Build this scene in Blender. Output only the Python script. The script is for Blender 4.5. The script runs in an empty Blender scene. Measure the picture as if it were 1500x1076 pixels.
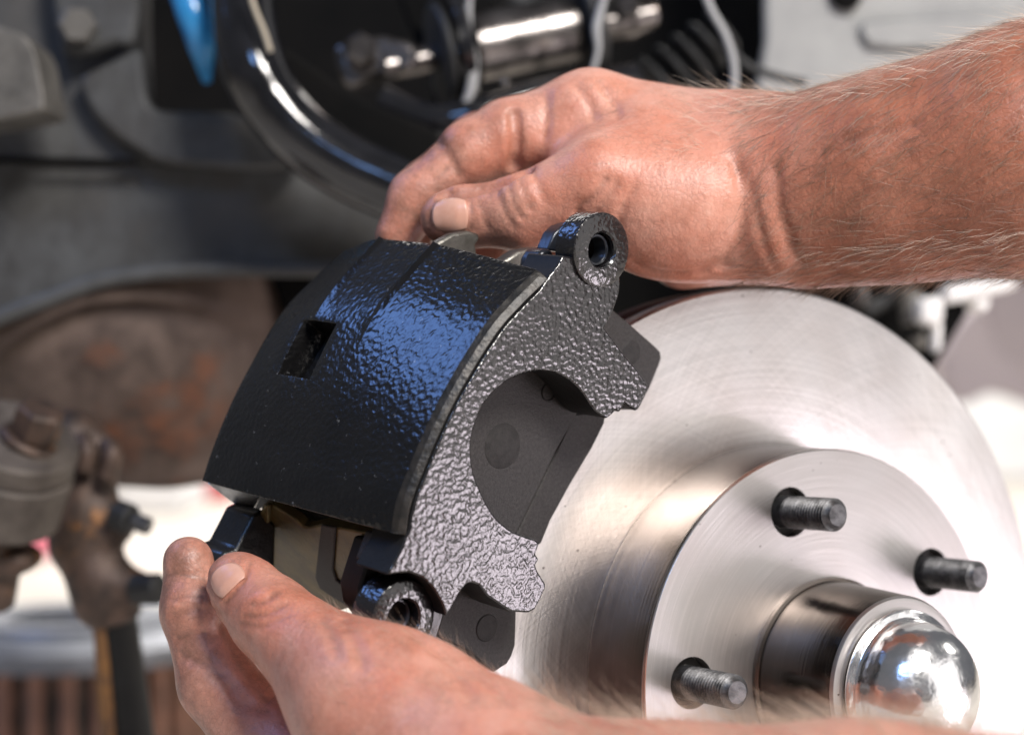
import bpy, bmesh, math, random
import numpy as np
from mathutils import Vector, Matrix

# ------------------------------------------------------------------ camera, world, lights, exposure
CAMZ = 0.40
F = 2500.0
SC = bpy.context.scene
COL = SC.collection
cam_d = bpy.data.cameras.new('camera'); cam = bpy.data.objects.new('camera', cam_d); COL.objects.link(cam)
cam.location = (0, 0, CAMZ); cam.rotation_euler = (math.radians(90), 0, 0)
cam_d.lens = 60; cam_d.sensor_width = 36; cam_d.clip_start = 0.01; cam_d.clip_end = 200
cam_d.dof.use_dof = True; cam_d.dof.focus_distance = 0.548; cam_d.dof.aperture_fstop = 6.0
SC.camera = cam

world = bpy.data.worlds.new('World'); SC.world = world; world.use_nodes = True
wn = world.node_tree.nodes; wl = world.node_tree.links
wbg = wn['Background']; wbg.inputs[0].default_value = (0.90, 0.92, 1.0, 1); wbg.inputs[1].default_value = 0.13

def area(name, loc, target, size, power, color, sy=None):
    d = bpy.data.lights.new(name, 'AREA'); d.energy = power; d.color = color; d.size = size
    if sy: d.shape = 'RECTANGLE'; d.size_y = sy
    o = bpy.data.objects.new(name, d); COL.objects.link(o)
    o.location = loc
    o.rotation_euler = (Vector(target) - Vector(loc)).to_track_quat('-Z', 'Y').to_euler()
    return o
area('key_lamp', (1.50, -0.10, CAMZ + 0.16), (0.05, 0.58, CAMZ - 0.03), 1.4, 5.6, (1.0, 0.95, 0.93), 1.2)
area('low_right_lamp', (0.80, 0.44, CAMZ - 0.35), (0.0, 0.53, CAMZ - 0.02), 0.26, 2.6, (1.0, 0.88, 0.98))
area('front_lamp', (0.72, -0.62, CAMZ + 1.10), (0.08, 0.56, CAMZ), 0.5, 43, (1.0, 0.95, 0.90))
area('blue_sky_lamp', (-0.95, 0.76, CAMZ + 0.95), (-0.03, 0.54, CAMZ), 0.42, 3.8, (0.20, 0.40, 1.0))
area('bracket_fill_lamp', (1.15, 0.80, CAMZ + 0.55), (0.25, 0.95, CAMZ + 0.03), 0.22, 1.2, (1.0, 0.96, 0.90))  # small unseen lamp added to brighten the white bracket
area('blue_front_lamp', (-0.10, -0.95, CAMZ + 1.05), (-0.1, 0.78, CAMZ + 0.1), 0.35, 4.5, (0.25, 0.48, 1.0))
area('daylight_fill_lamp', (0.2, 4.2, CAMZ + 2.6), (0.2, 4.2, 0), 3.2, 330, (1.0, 0.96, 0.92))  # unseen lamp added over the far ground, acts as open daylight
SC.view_settings.view_transform = 'Standard'; SC.view_settings.look = 'None'
SC.view_settings.exposure = 0.12; SC.view_settings.gamma = 1
SC.cycles.use_denoising = True
SC.cycles.max_bounces = 8

# ------------------------------------------------------------------ helpers
CAM = Vector((0, 0, CAMZ))
def at(px, py, d):
    return Vector(((px - 750) / F * d, d, CAMZ + (538 - py) / F * d))

def tag(o, label=None, cat=None, group=None, kind=None):
    if label: o['label'] = label
    if cat: o['category'] = cat
    if group: o['group'] = group
    if kind: o['kind'] = kind
    return o

def empty(name, mtx, label, cat, group=None):
    o = bpy.data.objects.new(name, None); COL.objects.link(o); o.matrix_world = mtx
    o.empty_display_size = 0.02
    return tag(o, label, cat, group)

def link(name, me, mat, parent=None, mtx=None):
    o = bpy.data.objects.new(name, me); COL.objects.link(o)
    if mat is not None:
        for m in (mat if isinstance(mat, (list, tuple)) else [mat]): me.materials.append(m)
    if parent is not None: o.parent = parent
    if mtx is not None: o.matrix_local = mtx
    return o

def bm_obj(name, bm, mat, parent=None, mtx=None, smooth=35, bevel=None, seg=2):
    bmesh.ops.recalc_face_normals(bm, faces=bm.faces)
    me = bpy.data.meshes.new(name); bm.to_mesh(me); bm.free()
    for p in me.polygons: p.use_smooth = True
    me.set_sharp_from_angle(angle=math.radians(smooth))
    o = link(name, me, mat, parent, mtx)
    if bevel:
        b = o.modifiers.new('bevel', 'BEVEL'); b.width = bevel; b.segments = seg
        b.limit_method = 'ANGLE'; b.angle_limit = math.radians(38); b.use_clamp_overlap = True
        b.harden_normals = False
    return o

def catmull(pts, n, closed=False):
    P = np.array(pts, float); m = len(P)
    if closed: Q = np.vstack([P[-1], P, P[0], P[1]])
    else: Q = np.vstack([2*P[0]-P[1], P, 2*P[-1]-P[-2]])
    out = []
    segs = m if closed else m-1
    for i in range(segs):
        p0, p1, p2, p3 = Q[i], Q[i+1], Q[i+2], Q[i+3]
        for k in range(n):
            t = k/n
            out.append(0.5*((2*p1)+(-p0+p2)*t+(2*p0-5*p1+4*p2-p3)*t*t+(-p0+3*p1-3*p2+p3)*t**3))
    if not closed: out.append(P[-1])
    return np.array(out)

def resample(P, n):
    P = np.array(P, float); d = np.r_[0, np.cumsum(np.linalg.norm(np.diff(P, axis=0), axis=1))]
    s = np.linspace(0, d[-1], n)
    return np.stack([np.interp(s, d, P[:, k]) for k in range(P.shape[1])], 1)

def prism(poly, w0, w1, side=0):
    """polygon in local XY extruded between z=w0 and z=w1"""
    bm = bmesh.new()
    a = [bm.verts.new((p[0], p[1], w0)) for p in poly]
    b = [bm.verts.new((p[0], p[1], w1)) for p in poly]
    bm.faces.new(a); bm.faces.new(b[::-1])
    n = len(poly)
    for i in range(n): bm.faces.new((a[i], b[i], b[(i+1) % n], a[(i+1) % n]))
    bm.faces.ensure_lookup_table()
    for f in bm.faces[2:]: f.material_index = side
    return bm

def lathe(profile, seg=96, bm=None, closed=False, off=(0, 0, 0)):
    """profile of (r, z) revolved about local Z"""
    bm = bm or bmesh.new(); rings = []
    for r, z in profile:
        if r < 1e-7: rings.append([bm.verts.new((off[0], off[1], z+off[2]))])
        else: rings.append([bm.verts.new((off[0]+r*math.cos(2*math.pi*k/seg), off[1]+r*math.sin(2*math.pi*k/seg), z+off[2])) for k in range(seg)])
    pairs = list(zip(rings[:-1], rings[1:]))
    if closed: pairs.append((rings[-1], rings[0]))
    for A, B in pairs:
        for k in range(seg):
            j = (k+1) % seg
            if len(A) == 1 and len(B) == 1: continue
            if len(A) == 1: bm.faces.new((A[0], B[k], B[j]))
            elif len(B) == 1: bm.faces.new((A[k], B[0], A[j]))
            else: bm.faces.new((A[k], B[k], B[j], A[j]))
    return bm

def tube(pts, radii, seg=14, bm=None, cap=True):
    """tube through 3D points with per-point radius"""
    bm = bm or bmesh.new(); P = [Vector(p) for p in pts]
    if not hasattr(radii, '__len__'): radii = [radii]*len(P)
    T = [(P[min(i+1, len(P)-1)]-P[max(i-1, 0)]).normalized() for i in range(len(P))]
    x = T[0].orthogonal().normalized(); rings = []
    for i, p in enumerate(P):
        x = (x - T[i]*x.dot(T[i])).normalized(); y = T[i].cross(x)
        rings.append([bm.verts.new(p + (x*math.cos(2*math.pi*k/seg)+y*math.sin(2*math.pi*k/seg))*radii[i]) for k in range(seg)])
    for A, B in zip(rings[:-1], rings[1:]):
        for k in range(seg): bm.faces.new((A[k], A[(k+1) % seg], B[(k+1) % seg], B[k]))
    if cap: bm.faces.new(rings[0][::-1]); bm.faces.new(rings[-1])
    return bm

def axis_matrix(loc, z, xhint=(0, 0, 1)):
    z = Vector(z).normalized(); x = Vector(xhint); x = (x - z*x.dot(z)).normalized(); y = z.cross(x)
    return Matrix.Translation(loc) @ Matrix((x, y, z)).transposed().to_4x4()

# ------------------------------------------------------------------ materials
MATS = {}
def mat(name, color, rough=0.5, metal=0.0, spec=0.5, var=None, vscale=30, bump=0.0, bscale=300, bdist=0.001, detail=3,
        coat=0.0, coat_rough=0.1, bump2=None, tint=None, tscale=12, tlo=.5, thi=.65, aniso=0.0, rvar=0.0, distort=0.0):
    m = bpy.data.materials.new(name); m.use_nodes = True; N = m.node_tree.nodes; L = m.node_tree.links
    b = N['Principled BSDF']; MATS[name] = m
    b.inputs['Base Color'].default_value = (*color, 1); b.inputs['Roughness'].default_value = rough
    b.inputs['Metallic'].default_value = metal; b.inputs['Specular IOR Level'].default_value = spec
    b.inputs['Coat Weight'].default_value = coat; b.inputs['Coat Roughness'].default_value = coat_rough
    tc = N.new('ShaderNodeTexCoord'); out = None
    def noise(sc, det=3, ro=.55):
        n = N.new('ShaderNodeTexNoise'); n.inputs['Scale'].default_value = sc; n.inputs['Detail'].default_value = det
        n.inputs['Roughness'].default_value = ro; L.new(tc.outputs['Object'], n.inputs['Vector']); return n
    if var is not None:
        n = noise(vscale, 5, .65); mx = N.new('ShaderNodeMix'); mx.data_type = 'RGBA'
        mx.inputs['A'].default_value = (*color, 1); mx.inputs['B'].default_value = (*var, 1)
        r = N.new('ShaderNodeMapRange'); r.inputs['From Min'].default_value = .38; r.inputs['From Max'].default_value = .62
        L.new(n.outputs['Fac'], r.inputs['Value']); L.new(r.outputs['Result'], mx.inputs['Factor']); out = mx.outputs['Result']
        if tint is not None:
            n2 = noise(tscale, 4, .7); r2 = N.new('ShaderNodeMapRange'); r2.inputs['From Min'].default_value = tlo; r2.inputs['From Max'].default_value = thi
            L.new(n2.outputs['Fac'], r2.inputs['Value'])
            m2 = N.new('ShaderNodeMix'); m2.data_type = 'RGBA'; m2.inputs['B'].default_value = (*tint, 1)
            L.new(r2.outputs['Result'], m2.inputs['Factor']); L.new(out, m2.inputs['A']); out = m2.outputs['Result']
        L.new(out, b.inputs['Base Color'])
    if rvar:
        n = noise(vscale*1.7, 4, .7); r = N.new('ShaderNodeMapRange'); r.inputs['From Min'].default_value = .3; r.inputs['From Max'].default_value = .7
        r.inputs['To Min'].default_value = max(rough-rvar, .02); r.inputs['To Max'].default_value = min(rough+rvar, 1)
        L.new(n.outputs['Fac'], r.inputs['Value']); L.new(r.outputs['Result'], b.inputs['Roughness'])
    if bump:
        n = noise(bscale, detail, .5); n.inputs['Distortion'].default_value = distort; bp = N.new('ShaderNodeBump'); bp.inputs['Strength'].default_value = bump
        bp.inputs['Distance'].default_value = bdist; L.new(n.outputs['Fac'], bp.inputs['Height'])
        last = bp
        if bump2:
            n2 = noise(bump2[0], 2, .5); bp2 = N.new('ShaderNodeBump'); bp2.inputs['Strength'].default_value = bump2[1]
            bp2.inputs['Distance'].default_value = bump2[2]; L.new(n2.outputs['Fac'], bp2.inputs['Height']); L.new(bp.outputs['Normal'], bp2.inputs['Normal']); last = bp2
        L.new(last.outputs['Normal'], b.inputs['Normal'])
        if coat: L.new(last.outputs['Normal'], b.inputs['Coat Normal'])
    if aniso:
        b.inputs['Anisotropic'].default_value = aniso
        t = N.new('ShaderNodeTangent'); t.direction_type = 'RADIAL'; t.axis = 'Z'; L.new(t.outputs['Tangent'], b.inputs['Tangent'])
    return m

cast_black = mat('cast_black_paint', (.010, .0095, .010), rough=.20, spec=.72, metal=.0, var=(.012, .011, .012), vscale=60, bump=.50, bscale=640, bdist=.0006, detail=.6, distort=.15, bump2=(1300, .12, .0002))
bridge_black = mat('bridge_black_paint', (.004, .004, .0045), rough=.21, spec=.55, var=(.007, .0065, .0065), vscale=50, bump=.42, bscale=560, bdist=.0006, detail=.4, distort=.3, bump2=(1300, .12, .0002), tint=(.14, .14, .14), tscale=330, tlo=.67, thi=.72)
dull_black = mat('dull_black_casting', (.006, .006, .006), rough=.6, spec=.3, var=(.010, .010, .010), vscale=60, bump=.3, bscale=500, bdist=.0004)
smooth_black = mat('smooth_black_paint', (.008, .008, .009), rough=.30, spec=.5, var=(.016, .015, .015), vscale=40, bump=.35, bscale=260, bdist=.0006, bump2=(900, .3, .0003), tint=(.10, .10, .10), tscale=420, tlo=.70, thi=.74)
worn_edge = mat('worn_cast_edge', (.032, .028, .024), rough=.42, metal=.3, var=(.008, .008, .008), vscale=140, bump=.6, bscale=400, bdist=.0006)
bare_steel = mat('brushed_bare_steel', (.42, .42, .42), rough=.38, metal=1, var=(.16, .16, .16), vscale=120, bump=.3, bscale=500, bdist=.0003)
pad_grey = mat('pad_powder_grey', (.018, .0165, .0165), rough=.58, spec=.35, var=(.032, .029, .029), vscale=900, bump=.9, bscale=1500, bdist=.0003)
pad_mark = mat('pad_pressed_mark', (.013, .012, .012), rough=.65, spec=.35, var=(.022, .020, .020), vscale=420, bump=.6, bscale=1500, bdist=.0003)
lining = mat('pad_friction_lining', (.030, .028, .027), rough=.8, spec=.3, var=(.06, .055, .05), vscale=700, bump=.7, bscale=1100, bdist=.0005)
olive = mat('olive_zinc_plate', (.15, .112, .040), rough=.45, metal=.5, var=(.075, .060, .026), vscale=90, bump=.5, bscale=900, bdist=.0003, tint=(.10, .068, .03), tscale=60)
blue_steel = mat('dark_blued_steel', (.035, .040, .052), rough=.28, metal=.4, var=(.02, .022, .026), vscale=80, bump=.3, bscale=500, bdist=.0003)
tab_steel = mat('grey_tab_steel', (.22, .21, .19), rough=.42, metal=.8, var=(.13, .125, .11), vscale=160, bump=.4, bscale=600, bdist=.0004)
stud_steel = mat('dark_stud_steel', (.13, .13, .135), rough=.45, metal=.75, var=(.05, .05, .052), vscale=300, bump=.3, bscale=1200, bdist=.0002)
chrome = mat('chrome_cap', (.95, .95, .95), rough=.20, metal=1, var=(.86, .86, .87), vscale=90, bump=.35, bscale=95, bdist=.0016, rvar=.06)
gloss_black = mat('gloss_black_tube', (.004, .004, .005), rough=.10, spec=.6, var=(.010, .010, .012), vscale=40, bump=.15, bscale=150, bdist=.0006, coat=.6)
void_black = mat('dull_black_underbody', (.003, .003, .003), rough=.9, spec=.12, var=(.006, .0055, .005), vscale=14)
frame_grey = mat('dusty_frame_paint', (.080, .082, .083), rough=.58, spec=.35, var=(.040, .038, .036), vscale=22, bump=.5, bscale=90, bdist=.0016, tint=(.11, .105, .098), tscale=11, tlo=.50, thi=.72)
frame_light = mat('worn_grey_steel', (.16, .15, .135), rough=.55, metal=.3, var=(.08, .075, .068), vscale=30, bump=.3, bscale=150, bdist=.001)
panel_grey = mat('grey_splash_panel', (.30, .30, .29), rough=.55, var=(.24, .24, .235), vscale=26, bump=.4, bscale=240, bdist=.0008)
rust = mat('rusty_pocket_steel', (.165, .118, .095), rough=.75, spec=.3, var=(.050, .034, .027), vscale=16, bump=.6, bscale=130, bdist=.0012, tint=(.17, .060, .026), tscale=14, tlo=.56, thi=.72)
brown = mat('oily_brown_steel', (.10, .062, .045), rough=.55, metal=.3, var=(.030, .022, .018), vscale=45, bump=.6, bscale=260, bdist=.001, tint=(.30, .13, .04), tscale=34, tlo=.56, thi=.68)
dustgrey = mat('dusty_joint_steel', (.12, .10, .085), rough=.65, metal=.2, var=(.06, .048, .04), vscale=40, bump=.5, bscale=260, bdist=.001)
shaft_metal = mat('satin_shaft_steel', (.24, .22, .21), rough=.26, metal=.9, var=(.05, .046, .044), vscale=60, bump=.3, bscale=200, bdist=.0006, tint=(.26, .12, .04), tscale=24, tlo=.58, thi=.7)
blue_paint = mat('blue_spring_paint', (.02, .17, .42), rough=.22, var=(.04, .28, .58), vscale=40, bump=.4, bscale=120, bdist=.001)
tan_wire = mat('tan_wire', (.38, .33, .25), rough=.5)
grey_cable = mat('grey_cable_sheath', (.32, .32, .32), rough=.4)
rubber = mat('black_rubber', (.012, .012, .012), rough=.6, var=(.02, .02, .02), vscale=60)
white_gloss = mat('white_bracket_paint', (.82, .80, .78), rough=.3, var=(.74, .72, .70), vscale=20)
mauve = mat('mauve_panel_paint', (.42, .36, .37), rough=.6, var=(.36, .31, .33), vscale=5)
pale = mat('pale_board_paint', (.80, .80, .80), rough=.6, var=(.70, .71, .73), vscale=3)
red_paint = mat('red_plastic', (.55, .05, .06), rough=.45, var=(.45, .04, .05), vscale=8)
pink_paint = mat('pink_plastic', (.75, .16, .24), rough=.45, var=(.65, .12, .20), vscale=8)
concrete = mat('pale_concrete', (.58, .54, .48), rough=.9, spec=.2, var=(.46, .43, .39), vscale=2.2, bump=.3, bscale=60, bdist=.002)
drum_grey = mat('machined_drum_grey', (.24, .25, .27), rough=.5, metal=.6, var=(.17, .175, .19), vscale=20)
drum_rust = mat('rusty_drum_side', (.30, .15, .10), rough=.8, var=(.13, .075, .055), vscale=28, bump=.5, bscale=150, bdist=.001)
lug_dark = mat('dark_recess', (.02, .018, .016), rough=.7)

def rotor_material(name, base, rough, hatch=1.0, aniso=.55, ring=1.0, warm=(.60, .56, .545)):
    m = bpy.data.materials.new(name); m.use_nodes = True; N = m.node_tree.nodes; L = m.node_tree.links
    b = N['Principled BSDF']; b.inputs['Metallic'].default_value = 1
    b.inputs['Anisotropic'].default_value = aniso
    t = N.new('ShaderNodeTangent'); t.direction_type = 'RADIAL'; t.axis = 'Z'; L.new(t.outputs['Tangent'], b.inputs['Tangent'])
    tc = N.new('ShaderNodeTexCoord'); sp = N.new('ShaderNodeSeparateXYZ'); L.new(tc.outputs['Object'], sp.inputs[0])
    def M(op, a, b_=None):
        n = N.new('ShaderNodeMath'); n.operation = op
        for i, v in enumerate((a, b_)):
            if v is None: continue
            if isinstance(v, (int, float)): n.inputs[i].default_value = v
            else: L.new(v, n.inputs[i])
        return n.outputs[0]
    x, y, z = sp.outputs
    r = M('SQRT', M('ADD', M('MULTIPLY', x, x), M('MULTIPLY', y, y)))
    th = M('ARCTAN2', y, x)
    def nz(a, bb, c, sc=1.0, det=2):
        cb = N.new('ShaderNodeCombineXYZ')
        for i, v in enumerate((a, bb, c)):
            if isinstance(v, (int, float)): cb.inputs[i].default_value = v
            else: L.new(v, cb.inputs[i])
        n = N.new('ShaderNodeTexNoise'); n.inputs['Scale'].default_value = sc; n.inputs['Detail'].default_value = det
        L.new(cb.outputs[0], n.inputs['Vector']); return n.outputs['Fac']
    rings = nz(M('MULTIPLY', r, 1700*ring), M('MULTIPLY', th, 1.6), M('MULTIPLY', z, 1700*ring))
    # non-directional grinding marks: two families of arcs that cross
    arc1 = nz(M('ADD', M('MULTIPLY', r, 950), M('MULTIPLY', th, 85)), M('MULTIPLY', th, 3.0), 4.0)
    arc2 = nz(M('SUBTRACT', M('MULTIPLY', r, 950), M('MULTIPLY', th, 85)), M('MULTIPLY', th, 3.0), 9.0)
    hat = M('ADD', M('MULTIPLY', M('ADD', arc1, arc2), .5*hatch), M('MULTIPLY', rings, .7))
    bp = N.new('ShaderNodeBump'); bp.inputs['Strength'].default_value = .27; bp.inputs['Distance'].default_value = .00030
    L.new(hat, bp.inputs['Height']); L.new(bp.outputs['Normal'], b.inputs['Normal'])
    big = nz(x, y, z, 22, 4)
    rr = M('ADD', M('MULTIPLY', M('SUBTRACT', big, .5), .16), M('ADD', rough, M('MULTIPLY', M('SUBTRACT', hat, .85), .10)))
    L.new(rr, b.inputs['Roughness'])
    mx = N.new('ShaderNodeMix'); mx.data_type = 'RGBA'; mx.inputs['A'].default_value = (*base, 1); mx.inputs['B'].default_value = (*warm, 1)
    mr = N.new('ShaderNodeMapRange'); mr.inputs['From Min'].default_value = .35; mr.inputs['From Max'].default_value = .75
    L.new(nz(x, y, z, 36, 5), mr.inputs['Value']); L.new(mr.outputs['Result'], mx.inputs['Factor'])
    mx2 = N.new('ShaderNodeMix'); mx2.data_type = 'RGBA'; mx2.blend_type = 'MULTIPLY'
    mr2 = N.new('ShaderNodeMapRange'); mr2.inputs['From Min'].default_value = .4; mr2.inputs['From Max'].default_value = 1.1
    mr2.inputs['To Min'].default_value = .70; mr2.inputs['To Max'].default_value = 1.12
    L.new(hat, mr2.inputs['Value']); L.new(mx.outputs['Result'], mx2.inputs['A'])
    cc = N.new('ShaderNodeCombineColor'); [L.new(mr2.outputs['Result'], cc.inputs[i]) for i in range(3)]
    L.new(cc.outputs[0], mx2.inputs['B']); mx2.inputs['Factor'].default_value = 1
    # fine specks of grime
    sk = N.new('ShaderNodeMapRange'); sk.inputs['From Min'].default_value = .78; sk.inputs['From Max'].default_value = .80
    L.new(nz(x, y, z, 420, 1), sk.inputs['Value'])
    mx3 = N.new('ShaderNodeMix'); mx3.data_type = 'RGBA'; mx3.inputs['B'].default_value = (.12, .10, .09, 1)
    L.new(sk.outputs['Result'], mx3.inputs['Factor']); L.new(mx2.outputs['Result'], mx3.inputs['A'])
    L.new(mx3.outputs['Result'], b.inputs['Base Color'])
    return m
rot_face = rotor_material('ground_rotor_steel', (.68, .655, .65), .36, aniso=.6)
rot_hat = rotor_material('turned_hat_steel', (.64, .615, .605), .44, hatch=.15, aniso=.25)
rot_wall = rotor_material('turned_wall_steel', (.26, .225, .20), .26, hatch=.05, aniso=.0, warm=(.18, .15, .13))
rot_rim = mat('rusty_rotor_rim', (.10, .06, .045), rough=.7, metal=.3, var=(.05, .035, .03), vscale=60, bump=.4, bscale=400, bdist=.0005)

# ------------------------------------------------------------------ setting
bm = bmesh.new()
vs = [bm.verts.new(v) for v in ((-40, -6, 0), (40, -6, 0), (40, 80, 0), (-40, 80, 0))]; bm.faces.new(vs)
tag(bm_obj('ground', bm, concrete), kind='structure')

# ------------------------------------------------------------------ brake rotor
az, el = .538, .031
nr = Vector((math.sin(az)*math.cos(el), -math.cos(az)*math.cos(el), math.sin(el)))
RC = Vector((.112244, .604594, CAMZ-.10873))
RM = axis_matrix(RC, nr, xhint=(math.cos(az), math.sin(az), 0))
rotor = empty('brake_rotor', RM, 'new bare steel vented brake rotor with hub, studs and chrome dust cap', 'brake rotor')
HH = -.0315
# outboard friction ring, inboard ring
bm_obj('outboard_friction_ring', lathe([(.0835, HH), (.1385, HH), (.1395, HH-.001), (.1395, HH-.008), (.1385, HH-.0085), (.070, HH-.0085), (.070, HH-.002), (.0815, HH-.0005)], 160, closed=True), rot_face, rotor)
bm_obj('inboard_friction_ring', lathe([(.075, HH-.0175), (.1385, HH-.0175), (.1395, HH-.0185), (.1395, HH-.025), (.1385, HH-.026), (.075, HH-.026)], 120, closed=True), rot_rim, rotor)
vane_me = None
for k in range(36):
    a = 2*math.pi*k/36
    if vane_me is None:
        v = bm_obj('vane', prism([(.085, -.0022), (.136, -.0022), (.136, .0022), (.085, .0022)], HH-.0087, HH-.0173), rot_rim, rotor)
        vane_me = v.data
    else:
        v = link('vane', vane_me, None, rotor)
    v.rotation_euler = (0, 0, a)
# hat wall
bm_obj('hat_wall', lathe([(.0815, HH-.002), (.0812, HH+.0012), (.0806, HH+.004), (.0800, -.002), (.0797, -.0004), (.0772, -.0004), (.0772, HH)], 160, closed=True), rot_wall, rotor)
# hat face with five stud holes
A0 = 1.839
def hat_face():
    bm = bmesh.new(); loops = []
    def circ(cx, cy, r, n):
        v = [bm.verts.new((cx+r*math.cos(2*math.pi*k/n), cy+r*math.sin(2*math.pi*k/n), 0)) for k in range(n)]
        e = [bm.edges.new((v[k], v[(k+1) % n])) for k in range(n)]; return e
    E = circ(0, 0, .0793, 160) + circ(0, 0, .031, 80)
    for i in range(5):
        a = A0+i*2*math.pi/5; E += circ(.0603*math.cos(a), .0603*math.sin(a), .0088, 32)
    bmesh.ops.triangle_fill(bm, use_beauty=True, edges=E)
    r = bmesh.ops.extrude_face_region(bm, geom=bm.faces[:])
    bmesh.ops.translate(bm, verts=[g for g in r['geom'] if isinstance(g, bmesh.types.BMVert)], vec=(0, 0, -.0065))
    return bm
bm_obj('hat_face', hat_face(), rot_hat, rotor)
bm_obj('hat_edge', lathe([(.0793, .0), (.0795, -.0002), (.0799, -.0008), (.0800, -.0014), (.0790, -.0014), (.0790, -.0002)], 160, closed=True), mat('bright_edge_steel', (.86, .82, .78), rough=.25, metal=1), rotor)
# hub barrel
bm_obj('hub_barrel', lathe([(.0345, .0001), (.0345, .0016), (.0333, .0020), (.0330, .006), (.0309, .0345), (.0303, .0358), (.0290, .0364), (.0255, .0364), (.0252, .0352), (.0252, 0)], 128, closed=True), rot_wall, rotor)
bm_obj('hub_end_ring', lathe([(.0291, .0365), (.0300, .0363), (.0304, .0357), (.0307, .0349), (.0295, .0353), (.0258, .0355), (.0258, .0366)], 128, closed=True), rot_hat, rotor)
# stud
sp_ = [(0, .0245), (.0037, .0245), (.0040, .0241), (.0052, .0228)]
z = .0226
while z > .0015:
    sp_ += [(.0057, z), (.0057, z-.00025), (.0048, z-.0008), (.0048, z-.0010)]; z -= .00145
sp_ += [(.0056, .001), (.0056, -.006), (0, -.006)]
stud_me = None
for i in range(5):
    a = A0+i*2*math.pi/5
    if stud_me is None:
        s = bm_obj('wheel_stud', lathe(sp_, 40), stud_steel, rotor, smooth=28); stud_me = s.data
    else: s = link('wheel_stud', stud_me, None, rotor)
    s.location = (.0603*math.cos(a), .0603*math.sin(a), 0)
    h = bm_obj('stud_shoulder', lathe([(.0057, -.0045), (.0087, -.0045), (.0087, -.0064), (.0057, -.0064)], 32, closed=True), lug_dark, s)
# dust cap
prof = [(.0250, .034), (.0250, .0372), (.0262, .0376), (.0264, .0384), (.0258, .0390), (.0240, .0390), (.0234, .0396), (.0232, .042)]
for k in range(1, 19):
    t = k/18*math.pi/2; prof.append((.0230*math.cos(t) if k < 18 else 0, .0425+.0185*math.sin(t)**.9))
bm_obj('dust_cap', lathe(prof, 96), chrome, rotor, smooth=50)

# ------------------------------------------------------------------ brake caliper
ca, ce = .70, -.10
nc = Vector((math.sin(ca)*math.cos(ce), -math.cos(ca)*math.cos(ce), math.sin(ce)))
uc = Vector((math.cos(ca), math.sin(ca), 0)); vc = nc.cross(uc)
CO = at(730, 620, .528)
CM = Matrix.Translation(CO) @ Matrix((uc, vc, nc)).transposed().to_4x4()
CMI = CM.inverted()
def cal(px, py, w=0.0):
    d = at(px, py, 1.0)-CAM; t = (CO+nc*w-CAM).dot(nc)/d.dot(nc)
    l = CMI @ (CAM+d*t); return (l.x, l.y)
def calp(pts, w=0.0): return [cal(x, y, w) for x, y in pts]
caliper = empty('brake_caliper', CM, 'black cast iron brake caliper with textured gloss paint held between two hands', 'brake caliper')

edge_o = [(803, 408), (766, 444), (728, 487), (681, 561), (649, 622), (621, 687), (601, 740), (594, 783)]
edge_i = [(509, 375), (467, 414), (420, 463), (373, 543), (341, 608), (317, 669), (305, 707)]
WI = -.108
NS = 49
eo = resample(catmull(calp(edge_o, 0), 10), NS); ei = resample(catmull(calp(edge_i, WI), 10), NS)
def bridge():
    bm = bmesh.new()
    ts = [0, .015, .032, .10, .16, .22, .28, .34, .40, .44, .46, .48, .52, .57, .62, .67, .72, .74, .76, .80, .86, .92, .97, 1.0]
    hs = (18, 28)      # hole rows
    ht = (ts.index(.62), ts.index(.80))
    G = []
    for i in range(NS):
        s = i/(NS-1); row = []
        j0, j1 = max(i-1, 0), min(i+1, NS-1)
        for t in ts:
            p = eo[i]*(1-t)+ei[i]*t
            tg = (eo[j1]-eo[j0])*(1-t)+(ei[j1]-ei[j0])*t; tg = tg/np.linalg.norm(tg)
            rad = np.array([tg[1], -tg[0]]);
            if rad[0]*-1+rad[1]*.6 < 0: rad = -rad
            prof = np.interp(t, [0, .06, .42, .46, .74, .80, 1.0], [0, .18, .95, 1.0, 1.0, .85, 0])
            amp = .0062*max(0, 1-s*1.25)+.0012
            h = prof*amp
            # raised rails either side of the flat strip near the top
            h += .0011*max(0, 1-s*2.0)*(math.exp(-((t-.46)/.010)**2)+math.exp(-((t-.74)/.010)**2))
            h += .0026*min(1, t/.032)**.6
            w = WI*t
            row.append(bm.verts.new((p[0]+rad[0]*h, p[1]+rad[1]*h, w)))
        G.append(row)
    for i in range(NS-1):
        for j in range(len(ts)-1):
            if hs[0] <= i < hs[1] and ht[0] <= j < ht[1]:
                # diamond-ish window: keep the corners
                ii = (i-hs[0])/(hs[1]-hs[0]-1); jj = (j-ht[0])/(ht[1]-ht[0]-1)
                continue
            f = bm.faces.new((G[i][j], G[i][j+1], G[i+1][j+1], G[i+1][j]))
            f.material_index = 1 if j < 2 else 0
    bmesh.ops.recalc_face_normals(bm, faces=bm.faces)
    # outward must be away from rotor (-u)
    if sum((f.normal.x*-1+f.normal.y*.6) for f in bm.faces) < 0:
        for f in bm.faces: f.normal_flip()
    me = bpy.data.meshes.new('bridge'); bm.to_mesh(me); bm.free()
    for p in me.polygons: p.use_smooth = True
    me.set_sharp_from_angle(angle=math.radians(9))
    o = link('bridge', me, [bridge_black, worn_edge, smooth_black], caliper)
    s = o.modifiers.new('solid', 'SOLIDIFY'); s.thickness = .0125; s.offset = -1; s.use_even_offset = False
    b = o.modifiers.new('bevel', 'BEVEL'); b.width = .0010; b.segments = 3; b.limit_method = 'ANGLE'; b.angle_limit = math.radians(50)
    return o
bridge()

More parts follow.
